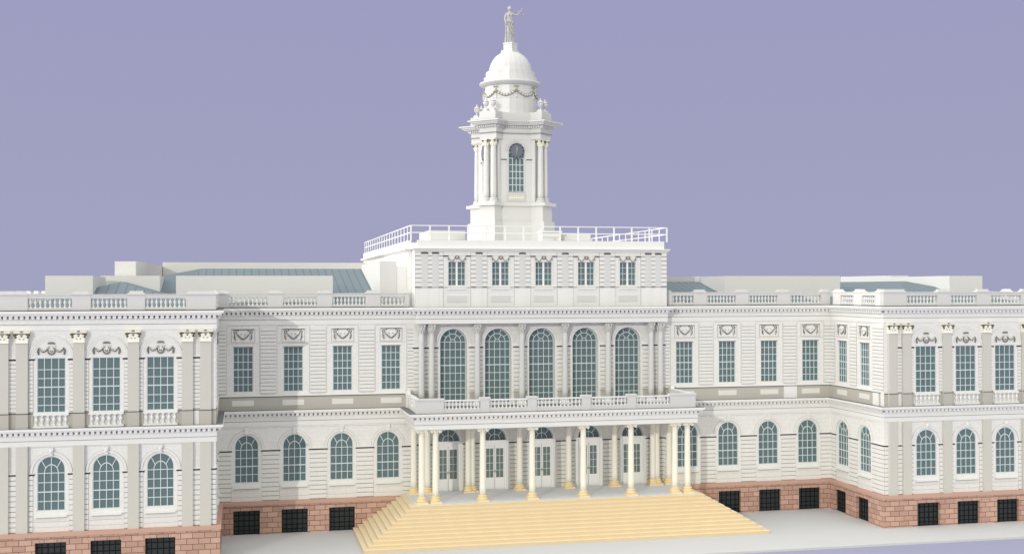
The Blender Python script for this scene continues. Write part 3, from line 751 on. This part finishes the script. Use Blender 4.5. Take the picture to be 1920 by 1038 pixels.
for i in range(0, len(ed), 2):
    a, b = ed[i], ed[i + 1]; ps = [p for p in pil if a < p < b]; cur = a
    for p in ps + [None]:
        e2 = (p - .24) if p is not None else b
        rust(mb, FA, cur, e2, 13.55, 16.18, .33, gap=.06); mb.box(FA, cur, e2, 0, .05, 12.06, 13.5, 'plain')
        if p is not None:
            mb.box(FA, p - .24, p + .24, 0, .075, 13.55, 16.05, 'grey'); mb.box(FA, p - .24, p + .24, 0, .075, 12.06, 13.5, 'plain')
            mb.box(FA, p - .17, p + .17, .075, .12, 16.08, 16.16, 'line'); mb.ball(FA.p(p - .22, .08, 16.1), .06, 'line', n=6); mb.ball(FA.p(p + .22, .08, 16.1), .06, 'line', n=6)
            mb.box(FA, p - .24, p + .24, .075, .08, 15.86, 15.875, 'fine'); mb.box(FA, p - .12, p + .12, .075, .08, 14.0, 14.02, 'fine')
            vline(mb, FA, p - .25, 12.1, 16.0, 'joint_shade'); vline(mb, FA, p + .25, 12.1, 16.0, 'joint_shade')
            cur = p + .24
    mb.box(FA, a, b, .0, .085, 13.5, 13.55, 'joint_shade'); vline(mb, FA, a - .01, 12.1, 16.2, 'joint_shade'); vline(mb, FA, b + .01, 12.1, 16.2, 'joint_shade')
for c in AW:
    mb.box(FA, c - 1.05, c + 1.05, .0, .012, 13.5, 13.55, 'joint_shade'); mb.box(FA, c - .74, c + .74, 0, .09, 13.38, 13.52, 'plain')
    mb.box(FA, c - .76, c + .76, 0, .03, 12.42, 12.9, 'grey'); mb.box(FA, c - 1.04, c - .66, 0, .06, 15.85, 15.93, 'line'); mb.box(FA, c + .66, c + 1.04, 0, .06, 15.85, 15.93, 'line')
    for s_ in (-1, 1): vline(mb, FA, c + s_ * .74, 13.55, 15.75); mb.box(FA, *sorted((c + s_ * .66, c + s_ * .74)), 0, .04, 13.55, 15.5, 'plain')
    mb.box(FA, c - 1.04, c + 1.04, 0, .05, 15.93, 15.99, 'plain')
part('attic_wall', mb, HALL)
def attic_window():
    mb = MB(); z0, z1 = 13.66, 15.46; m = 'muntin'
    mb.box(F0, -.075, .075, 0, .07, z0, z1, 'doorw')
    for a, b in ((-.66, -.62), (.62, .66), (-.39, -.355), (.355, .39)): mb.box(F0, a, b, 0, .04, z0, z1, m)
    for z in (z0 + .02, z0 + .46, z0 + .91, z0 + 1.36, z1 - .02): mb.box(F0, -.62, .62, .001, .042, z - .02, z + .02, m)
    return mb.mesh('window')
AWM = (attic_window(), glass_rect(.66, 13.66, 15.46))
def attic_swag():
    mb = MB()
    for s_ in (-1, 1):
        mb.tube([(s_ * (.16 + .46 * t), -.04, -.02 - .26 * sin(pi * t)) for t in [i / 8 for i in range(9)]], [.03, .035, .045, .05, .055, .05, .045, .035, .03], 6, 'garland')
        mb.tube([(s_ * .64, -.03, .02), (s_ * .64, -.03, -.22)], [.03, .02], 6, 'relief')
    mb.slab(F0, [(-.18, .06), (-.12, -.08), (0, -.15), (.12, -.08), (.18, .06), (.1, .12), (-.1, .12)], 0, .08, 'relief')
    mb.ball((0, -.08, .0), .08, 'goldp', n=8); return mb.mesh('swag')
AS = attic_swag()
for c in AW: window(AWM, FA, c, -.2); link('swag', AS, HALL, (c, -.8, 15.78))
# roof boxes and railing
pent(-8.3, -5.4, 3, 8, 17.98, z0=16.9); pent(2.5, 4.85, 3, 7, 17.86, z0=16.9)
mb = MB(); mb.box(F0, .66, 2.15, -3.5, -2.2, 16.95, 17.8, 'plain'); mb.box(F0, .58, 2.25, -3.6, -2.1, 17.86, 17.98, 'plain'); mb.box(F0, .66, 2.15, -3.5, -2.2, 17.8, 17.86, 'joint_shade'); part('penthouse', mb, HALL)
mb = MB(); mb.box(F0, -6, 2.6, -3.2, -1.6, 16.95, 17.12, 'roofx'); part('roof', mb, HALL)
def railing(fr, u0, u1, d, n):
    mb = MB()
    for z, w in ((18.19, .07), (17.66, .08)): mb.box(fr, u0, u1, d - .03, d + .03, z - w / 2, z + w / 2, 'rail')
    o = part('roof_railing', mb, HALL)
    pm = MB(); pm.box(F0, -.06, .06, -.025, .025, 17.05, 18.16, 'rail'); me = pm.mesh('railing_post')
    for i in range(n + 1):
        x, y, _ = fr.p(u0 + (u1 - u0) * i / n, d - .001, 0); link('railing_post', me, o, (x, y, 0), fr.r)
railing(F(0, -.3, 0), -10.15, 10.12, 0, 14); railing(F(-10.15, 0, -90), -34, .27, 0, 18); railing(F(10.12, 0, 90), -.27, 20.5, 0, 12)

# ------------------------------------------------------------ clock tower
TX, TY = 0, 10.75
def FT(r, dist=0): f_ = F(0, 0, r); return F(TX + f_.N[0] * dist, TY + f_.N[1] * dist, r)
def octo(a, hw):        # window faces at distance a, half width hw
    P = []
    for k in range(4):
        f_ = FT(90 * k)
        for u in (-hw, hw): P.append(f_.p(u, a, 0)[:2])
    return P
mb = MB()
mb.prism(octo(2.46, 1.35), 16.9, 19.05, 'dome'); mb.prism(octo(2.32, 1.35), 19.05, 20.35, 'dome'); mb.prism(octo(2.5, 1.4), 20.35, 20.6, 'dome')
for k in range(4):
    f_ = FT(45 + 90 * k)
    mb.box(f_, -.88, .88, 1.5, 3.85, 16.9, 19.05, 'dome'); mb.box(f_, -.76, .76, 1.5, 3.66, 19.05, 20.349, 'dome'); mb.box(f_, -.95, .95, 1.5, 3.98, 20.351, 20.601, 'dome')
part('tower_base', mb, HALL)
mb = MB()
for k in range(4):      # tower walls with window openings
    f_ = FT(90 * k, 2.3)
    wall(mb, f_, -1.35, 1.35, 20.6, 26.2, [(0, .68, 21.5, 24.75, 'r')], .35, 'dome')
    mb.box(f_, -1.35, 1.35, -.8, -.36, 20.6, 26.2, 'plain')
    mb.arcband(f_, 0, 25.0, .80, .92, 0, pi, 0, .05, 'dome'); mb.arcband(f_, 0, 25.0, .92, .945, 0, pi, 0, .02, 'fine')
    for s_ in (-1, 1):
        a, b = sorted((s_ * .84, s_ * 1.33)); mb.box(f_, a, b, 0, .08, 24.28, 24.34, 'dome'); mb.box(f_, a, b, 0, .06, 24.2, 24.28, 'line'); mb.box(f_, a, b, 0, .05, 24.04, 24.2, 'dome')
        vline(mb, f_, s_ * .8, 20.7, 24.2)
    g_ = FT(45 + 90 * k)
    mb.box(g_, -.70, .70, 2.0, 2.86, 20.6, 25.95, 'dome')
part('tower_wall', mb, HALL)
tw = MB(); z0 = 21.58
tw.box(F0, -.68, -.63, 0, .05, z0, 24.74, 'muntin'); tw.box(F0, .63, .68, 0, .05, z0, 24.74, 'muntin')
for u in (-.32, 0, .32): tw.box(F0, u - .03, u + .03, .001, .04, z0, 24.74, 'muntin')
for i in range(6): tw.box(F0, -.63, .63, .002, .043, z0 + i * .56 - .03, z0 + i * .56 + .03, 'muntin')
TWM = (tw.mesh('window'), glass_rect(.68, 21.55, 24.74))
ck = MB(); n = 28
ck.slab(F0, [(.66 * cos(2 * pi * i / n), 24.98 + .66 * sin(2 * pi * i / n)) for i in range(n)], .04, .12, 'clock')
for i in range(12):
    a = 2 * pi * i / 12; ck.ball((.56 * cos(a), -.125, 24.98 + .56 * sin(a)), .065, 'black', n=8, sy=.3)
CK = ck.mesh('clock')
hd = MB(); hd.bar(F0, (0, 24.9), (-.07, 25.42), .05, .13, .145, 'garland'); hd.bar(F0, (-.03, 24.75), (.06, 25.28), .06, .146, .16, 'garland'); HD = hd.mesh('clock_hands')
gp = MB(); gp.box(F0, -.72, .72, 0, .06, 20.78, 21.38, 'goldp'); gp.box(F0, -.74, .74, 0, .09, 21.28, 21.38, 'goldp')
for i in range(7): gp.ball((-.54 + .18 * i, -.07, 21.03), .065, 'capw', n=6, sz=1.5)
for i in range(5): gp.ball((-.5 + .25 * i, -.07, 21.22), .04, 'capw', n=6)
GP = gp.mesh('gold_panel')
for k in range(4):
    f_ = FT(90 * k, 2.3); window(TWM, f_, 0, -.14)
    x, y, _ = f_.p(0, 0, 0); c = link('clock', CK, HALL, (x, y, 0), f_.r); link('clock_hands', HD, c); link('gold_panel', GP, HALL, (x, y, 0), f_.r)
B3 = col_base_mesh(.25, 'dome'); SH3 = shaft_mesh(.26, 25.38 - 20.9, 'dome', 24); C3 = corinth_mesh(.215, .56, 'capw', 'capw', 'gold')
for k in range(4):
    f_ = FT(45 + 90 * k)
    for s_ in (-1, 1):
        x, y, _ = f_.p(s_ * .35, 3.2, 0)
        c = link('column', SH3, HALL, (x, y, 20.9), f_.r); link('column_base', B3, c, (0, 0, -.34)); link('capital', C3, c, (0, 0, 25.38 - 20.9))
mb = MB()
lay = [(25.95, 26.42, 0, 'dome'), (26.42, 26.47, .10, 'joint_shade'), (26.47, 26.86, .02, 'dome'), (26.86, 27.1, .1, 'dome'), (27.1, 27.2, .42, 'grey'), (27.2, 27.34, .54, 'dome'), (27.34, 27.44, .72, 'dome'), (27.44, 27.46, .68, 'top_shade')]  # last thin layer paints the cornice top as dimly lit
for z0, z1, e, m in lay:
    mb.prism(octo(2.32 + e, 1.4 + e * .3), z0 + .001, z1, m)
    for k in range(4): mb.box(FT(45 + 90 * k), -.82 - e, .82 + e, 1.4, 3.5 + e * 1.15, z0, z1 + .001, m)
for k in range(4):
    f_ = FT(90 * k)
    for i in range(15): mb.box(f_, -1.35 + i * .19, -1.24 + i * .19, 2.40, 2.56, 26.9, 27.08, 'dome')
    f_ = FT(45 + 90 * k)
    for i in range(10): mb.box(f_, -.93 + i * .195, -.82 + i * .195, 3.6, 3.78, 26.9, 27.08, 'dome')
    for s_ in (-1, 1):
        for i in range(5): mb.box(f_, *sorted((s_ * .91, s_ * 1.07)), 2.5 + i * .22, 2.62 + i * .22, 26.9, 27.08, 'dome')
mb.prism(octo(2.35, 1.4), 27.46, 28.2, 'dome')
for k in range(4):
    f_ = FT(45 + 90 * k); mb.box(f_, -.80, .80, 1.4, 3.6, 27.461, 28.24, 'dome')
    for s_ in (-1, 1): mb.box(f_, s_ * .36 - .22, s_ * .36 + .22, 3.0, 3.45, 28.24, 28.42, 'dome')
part('tower_entablature', mb, HALL)
mb = MB(); nn = 24
mb.lathe(TX, TY, [(2.27, 28.0), (2.27, 29.45), (2.285, 29.46), (2.285, 29.49), (2.27, 29.5), (2.27, 30.66)], nn, 'dome', False)
mb.lathe(TX, TY, [(2.30, 30.6), (2.42, 30.72), (2.6, 30.82), (2.66, 30.88), (2.64, 30.98), (2.3, 31.06)], 48, 'grey', True)
mb.lathe(TX, TY, [(2.29, 31.0), (2.29, 31.42), (2.12, 31.46), (2.12, 31.92), (1.9, 31.96)], nn, 'dome', False)
part('tower_drum', mb, HALL)
mb = MB(); mb.lathe(TX, TY, [(1.86 * cos(radians(a)), 31.9 + 1.9 * sin(radians(a))) for a in range(0, 76, 8)], nn, 'dome', False); part('dome', mb, HALL)
mb = MB(); f_ = FT(45)
mb.taper(F(TX, TY, 45), -.62, .62, -.62, .62, 33.45, 33.75, -.1, 'dome', -.1)
mb.box(f_, -.56, .56, -.56, .56, 33.6, 33.86, 'dome'); mb.box(f_, -.43, .43, -.43, .43, 33.86, 34.36, 'dome'); mb.box(f_, -.45, .45, -.45, .45, 34.36, 34.5, 'dome')
part('statue_pedestal', mb, HALL)
# garlands on the drum
gm = MB()
for k in range(8):
    a0 = -pi / 2 + k * pi / 4
    P = lambda a, z, r=2.3: (TX + r * cos(a), TY + r * sin(a), z)
    gm.tube([P(a0, 30.5), P(a0, 30.2), P(a0, 29.9)], [.03, .07, .09], 6, 'garland')
    for s_ in (-1, 1):
        gm.tube([P(a0, 30.45), P(a0 + s_ * .05, 30.5), P(a0 + s_ * .1, 30.38)], [.04, .05, .03], 6, 'garland'); gm.tube([P(a0, 30.3), P(a0 + s_ * .05, 30.05)], [.03, .05], 6, 'garland')
    for z, r_ in ((29.86, .09), (29.7, .07), (29.58, .08)): gm.ball(P(a0, z), r_, 'reliefl', n=8)
    for i in range(13):
        t = i / 12; a = a0 + (.08 + (pi / 4 - .16) * t); z = 30.0 - .28 * sin(pi * t)
        gm.ball(P(a, z, 2.33), .075 + .025 * sin(pi * t), 'reliefl' if i % 2 else 'garland', n=6); gm.ball(P(a, z - .08, 2.31), .06, 'garland', n=6); gm.ball(P(a, z + .07, 2.30), .05, 'relief', n=6)
part('garland', gm, HALL)

# ------------------------------------------------------------ urns (each a thing)
um = MB()
um.box(F0, -.17, .17, -.17, .17, 0, .07, 'dome')
um.lathe(0, 0, [(.13, .07), (.06, .12), (.05, .22), (.12, .28), (.21, .40), (.25, .52), (.24, .58), (.15, .61), (.2, .64), (.26, .66), (.25, .7), (.17, .77), (.07, .83), (.06, .87), (.10, .92), (.04, 1.0)], 14, 'dome')
for s_ in (-1, 1): um.tube([(s_ * .2, 0, .46), (s_ * .31, 0, .55), (s_ * .30, 0, .66), (s_ * .2, 0, .68)], .035, 6, 'dome')
UM = um.mesh('stone_urn')
names = {45 - 90: ('front left corner pier', 'left'), 45: ('front right corner pier', 'right'), 45 - 180: ('rear left corner pier', 'left'), 135: ('rear right corner pier', 'right')}
for r in (-45, 45, -135, 135):
    f_ = FT(r)
    for s_ in (-1, 1):
        x, y, _ = f_.p(s_ * .36, 3.22, 0)
        o = link('stone_urn', UM, None, (x, y, 28.42), f_.r)
        o['category'] = 'urn'; o['group'] = 'stone urns around the tower drum'
        o['label'] = 'white lidded urn on the tower\'s %s, %s of its pair' % (names[r][0], 'left' if (s_ < 0) == (abs(r) < 90) else 'right')

# ------------------------------------------------------------ statue
def statue():
    mb = MB(); H = 3.15; m = 'statue'
    # robe with pleats: stacked rings
    rings = [(0, .34, .30), (.12, .35, .30), (.5, .33, .28), (.9, .32, .27), (1.25, .33, .27), (1.55, .34, .26), (1.75, .33, .25), (1.9, .27, .21), (2.05, .25, .19), (2.3, .29, .2), (2.5, .31, .19), (2.62, .24, .15), (2.68, .12, .11)]
    n = 40; b = len(mb.v)
    for (z, rx, ry) in rings:
        w = max(0, 1 - z / 1.9)
        for i in range(n):
            a = 2 * pi * i / n; k = 1 + .15 * w * sin(11 * a + 1.3 * z) + .03 * w * sin(23 * a)
            mb.v.append((rx * k * (1.14 if z < 2.2 else 1.04) * cos(a) + .03 * (z - 1) * (z < 1.9), ry * k * sin(a), z))
    for q in range(len(rings) - 1):
        for i in range(n):
            j = (i + 1) % n; mb.face([b + q * n + i, b + q * n + j, b + (q + 1) * n + j, b + (q + 1) * n + i], m, True)
    mb.face([b + i for i in reversed(range(n))], m); mb.face([b + (len(rings) - 1) * n + i for i in range(n)], m)
    # overfold sash at the hip and diagonal drapery
    mb.tube([(-.34, -.05, 1.78), (-.2, -.24, 1.85), (0, -.29, 1.8), (.2, -.25, 1.68), (.33, -.06, 1.55)], [.07, .09, .1, .1, .07], 8, m)
    mb.tube([(-.12, -.27, 1.7), (-.02, -.31, 1.3), (.1, -.32, .95), (.24, -.27, .7)], [.06, .06, .06, .04], 8, m)
    mb.tube([(.05, -.28, 1.65), (.13, -.31, 1.3), (.24, -.28, .95), (.31, -.2, .6)], [.05, .055, .05, .04], 8, m)
    mb.tube([(-.2, -.26, 1.6), (-.16, -.31, 1.0), (-.12, -.31, .4), (-.1, -.30, .05)], [.04, .05, .05, .05], 8, m)
    mb.tube([(.02, -.3, .9), (.04, -.31, .4), (.05, -.3, .05)], [.03, .045, .05], 8, m)
    for s_ in (-1, 1):
        mb.ball((s_ * .11, -.17, 2.38), .105, m, n=10); mb.ball((s_ * .14, -.30, .05), .09, m, sy=1.5, sz=.6, n=10)
    # neck, head, hair, face
    mb.tube([(0, 0, 2.6), (0, -.01, 2.82)], [.095, .085], 12, m)
    mb.ball((0, -.02, 2.95), .165, m, sx=.86, sy=.98, sz=1.2, n=16); mb.tube([(0, -.17, 2.98), (0, -.205, 2.91), (0, -.17, 2.90)], [.015, .025, .015], 6, m)
    mb.ball((0, .03, 3.0), .18, m, sx=.98, sy=1, sz=1.0, n=14); mb.ball((0, .17, 2.92), .085, m, n=8); mb.ball((0, 0, 3.12), .11, m, n=8, sz=.6)
    for s_ in (-1, 1): mb.ball((s_ * .06, -.15, 2.985), .028, m, n=6); mb.ball((s_ * .15, 0, 2.94), .035, m, n=6)
    mb.ball((0, -.165, 2.855), .035, m, sx=1.5, sz=.5, n=6)
    # right arm (viewer's left) down to the sword hilt, left arm raised outward
    mb.tube([(-.27, 0, 2.52), (-.38, .0, 2.3), (-.42, -.02, 2.05)], [.10, .092, .08], 10, m); mb.tube([(-.42, -.02, 2.07), (-.42, -.12, 1.85), (-.41, -.2, 1.66)], [.08, .065, .05], 10, m)
    mb.tube([(.26, 0, 2.54), (.42, -.03, 2.46), (.60, -.06, 2.42)], [.10, .088, .075], 10, m); mb.tube([(.58, -.06, 2.42), (.78, -.12, 2.52), (.92, -.17, 2.64)], [.075, .058, .045], 10, m)
    for hx, hy, hz, sg in ((-.41, -.22, 1.6, -1), (.95, -.18, 2.69, 1)):
        mb.ball((hx, hy, hz), .065, m, sy=.7, n=8)
        for q in range(4):
            l = (.07, .085, .08, .06)[q]; x = hx - .045 + .03 * q
            mb.tube([(x, hy - .03, hz + .03 * sg), (x, hy - .08, hz + .04 * sg), (x, hy - .09, hz + (.04 - l) * sg * .7)], [.017, .016, .012], 6, m)
        mb.tube([(hx + .05 * -sg, hy, hz), (hx + .08 * -sg, hy - .06, hz + .02)], [.02, .014], 6, m)
    return mb
st = statue()
SO = link('statue', st.mesh('statue'), None, (TX - .05, TY, 34.5), radians(4))
rm = SO.modifiers.new('Remesh', 'REMESH'); rm.mode = 'VOXEL'; rm.voxel_size = .016; rm.use_smooth_shade = True
SO['label'] = 'grey robed figure holding up scales on top of the dome'; SO['category'] = 'statue'
mb = MB(); m = 'statue'
mb.tube([(.95, -.25, 2.62), (.95, -.25, 2.80), (1.0, -.25, 2.96), (1.08, -.25, 3.0), (1.13, -.25, 2.9)], [.025, .03, .035, .03, .02], 8, m)
mb.tube([(.70, -.25, 2.72), (.95, -.25, 2.70), (1.24, -.25, 2.66)], .034, 8, m)
for cx in (.72, 1.22):
    for dx in (-.09, .09): mb.tube([(cx, -.25, 2.68), (cx + dx, -.25, 2.44)], .018, 5, m)
    mb.lathe(cx, -.25, [(.02, 2.36), (.09, 2.40), (.11, 2.45), (.10, 2.45), (.03, 2.39)], 12, m)
link('scales', mb.mesh('scales'), SO)
mb = MB(); mb.tube([(-.41, -.27, 1.78), (-.41, -.27, 1.5)], .03, 8, m); mb.tube([(-.53, -.27, 1.52), (-.29, -.27, 1.52)], .03, 8, m); mb.box(F0, -.445, -.375, .255, .285, .02, 1.5, m)
link('sword', mb.mesh('sword'), SO)

# ------------------------------------------------------------ ground
def setting(name, mb): o = link(name, mb.mesh(name)); o['kind'] = 'structure'; return o
mb = MB(); mb.prism([(-90, -13.65), (90, -13.65), (90, 60), (-90, 60)], GROUND - .15, GROUND, 'pave'); setting('pavement', mb)
mb = MB(); mb.prism([(-700, -500), (700, -500), (700, 900), (-700, 900)], GROUND - .4, GROUND - .146, 'ground'); setting('ground', mb)

# ------------------------------------------------------------ light
SUN_EL = radians(13.5); hx, hy = .562, .827
d = Vector((hx * cos(SUN_EL), hy * cos(SUN_EL), -sin(SUN_EL)))
L = bpy.data.lights.new('sun', 'SUN'); L.energy = 1.05; L.angle = radians(.5); L.color = (1, .985, .91)
lo = bpy.data.objects.new('sun', L); COL.objects.link(lo); lo.rotation_euler = d.to_track_quat('-Z', 'Y').to_euler(); lo.location = (-60, -80, 60)

w = bpy.data.worlds.new('World'); S.world = w; w.use_nodes = True; nt = w.node_tree; nt.nodes.clear()
N_ = nt.nodes.new; LK = nt.links.new
tc = N_('ShaderNodeTexCoord'); sp = N_('ShaderNodeSeparateXYZ'); LK(tc.outputs['Generated'], sp.inputs[0])
def ramp(src, a, b, c, e):
    mr = N_('ShaderNodeMapRange'); mr.interpolation_type = 'SMOOTHSTEP'
    for i, v in zip((1, 2, 3, 4), (a, b, c, e)): mr.inputs[i].default_value = v
    LK(src, mr.inputs[0]); return mr.outputs[0]
def mixc(f, A, B):
    mx = N_('ShaderNodeMix'); mx.data_type = 'RGBA'; LK(f, mx.inputs[0])
    for i, c in ((6, A), (7, B)):
        if isinstance(c, tuple): mx.inputs[i].default_value = (*c, 1)
        else: LK(c, mx.inputs[i])
    return mx.outputs[2]
far = mixc(ramp(sp.outputs[2], 0, .3, 0, 1), (.362, .362, .535), (.335, .338, .535))
sky = N_('ShaderNodeTexSky'); sky.sky_type = 'NISHITA'; sky.sun_disc = False; sky.sun_elevation = SUN_EL; sky.sun_rotation = math.atan2(-hx, -hy) % (2 * pi)
vm = N_('ShaderNodeVectorMath'); vm.operation = 'SCALE'; vm.inputs['Scale'].default_value = .02; LK(sky.outputs[0], vm.inputs[0])
top = mixc(ramp(sp.outputs[2], .42, .75, 0, 1), far, (1.35, 1.34, 1.32))
front0 = mixc(ramp(sp.outputs[1], .45, -.1, 0, 1), top, (.745, .755, .69))
front = mixc(ramp(sp.outputs[2], .5, .8, 0, 1), front0, (1.35, 1.34, 1.32))
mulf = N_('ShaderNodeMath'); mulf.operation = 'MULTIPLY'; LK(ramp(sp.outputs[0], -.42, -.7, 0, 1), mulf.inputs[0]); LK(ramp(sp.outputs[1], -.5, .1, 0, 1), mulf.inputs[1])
left = mixc(mulf.outputs[0], front, (3.7, 3.72, 3.58))  # added bright sky lobe at back left, fill light for left-facing walls
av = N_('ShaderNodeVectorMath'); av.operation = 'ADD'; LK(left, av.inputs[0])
mk = N_('ShaderNodeVectorMath'); mk.operation = 'MULTIPLY'; LK(vm.outputs[0], mk.inputs[0])
g2 = ramp(sp.outputs[1], .3, -.3, 0, 1); cb = N_('ShaderNodeCombineXYZ')
for i in range(3): LK(g2, cb.inputs[i])
LK(cb.outputs[0], mk.inputs[1]); LK(mk.outputs[0], av.inputs[1])
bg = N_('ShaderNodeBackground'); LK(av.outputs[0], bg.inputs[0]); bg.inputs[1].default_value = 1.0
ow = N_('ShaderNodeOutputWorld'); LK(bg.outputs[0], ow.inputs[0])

# ------------------------------------------------------------ camera
cam = bpy.data.cameras.new('camera'); co = bpy.data.objects.new('camera', cam); COL.objects.link(co); S.camera = co
cam.sensor_fit = 'HORIZONTAL'; cam.sensor_width = 36; cam.lens = 36 * 2259.73 / 1920; cam.clip_start = 1; cam.clip_end = 3000
yaw, pit, rol = .2217, .0098, .002
fw = Vector((sin(yaw) * cos(pit), cos(yaw) * cos(pit), sin(pit))); rt = Vector((cos(yaw), -sin(yaw), 0)); up = rt.cross(fw)
r2 = rt * cos(rol) + up * -sin(rol); u2 = rt * sin(rol) + up * cos(rol)
mt = Matrix((r2, u2, -fw)).transposed().to_4x4(); mt.translation = Vector((-22.6314, -90.1402, 13.4192)); co.matrix_world = mt

S.view_settings.view_transform = 'Standard'; S.view_settings.look = 'None'; S.view_settings.exposure = 0; S.view_settings.gamma = 1
S.render.engine = 'CYCLES'
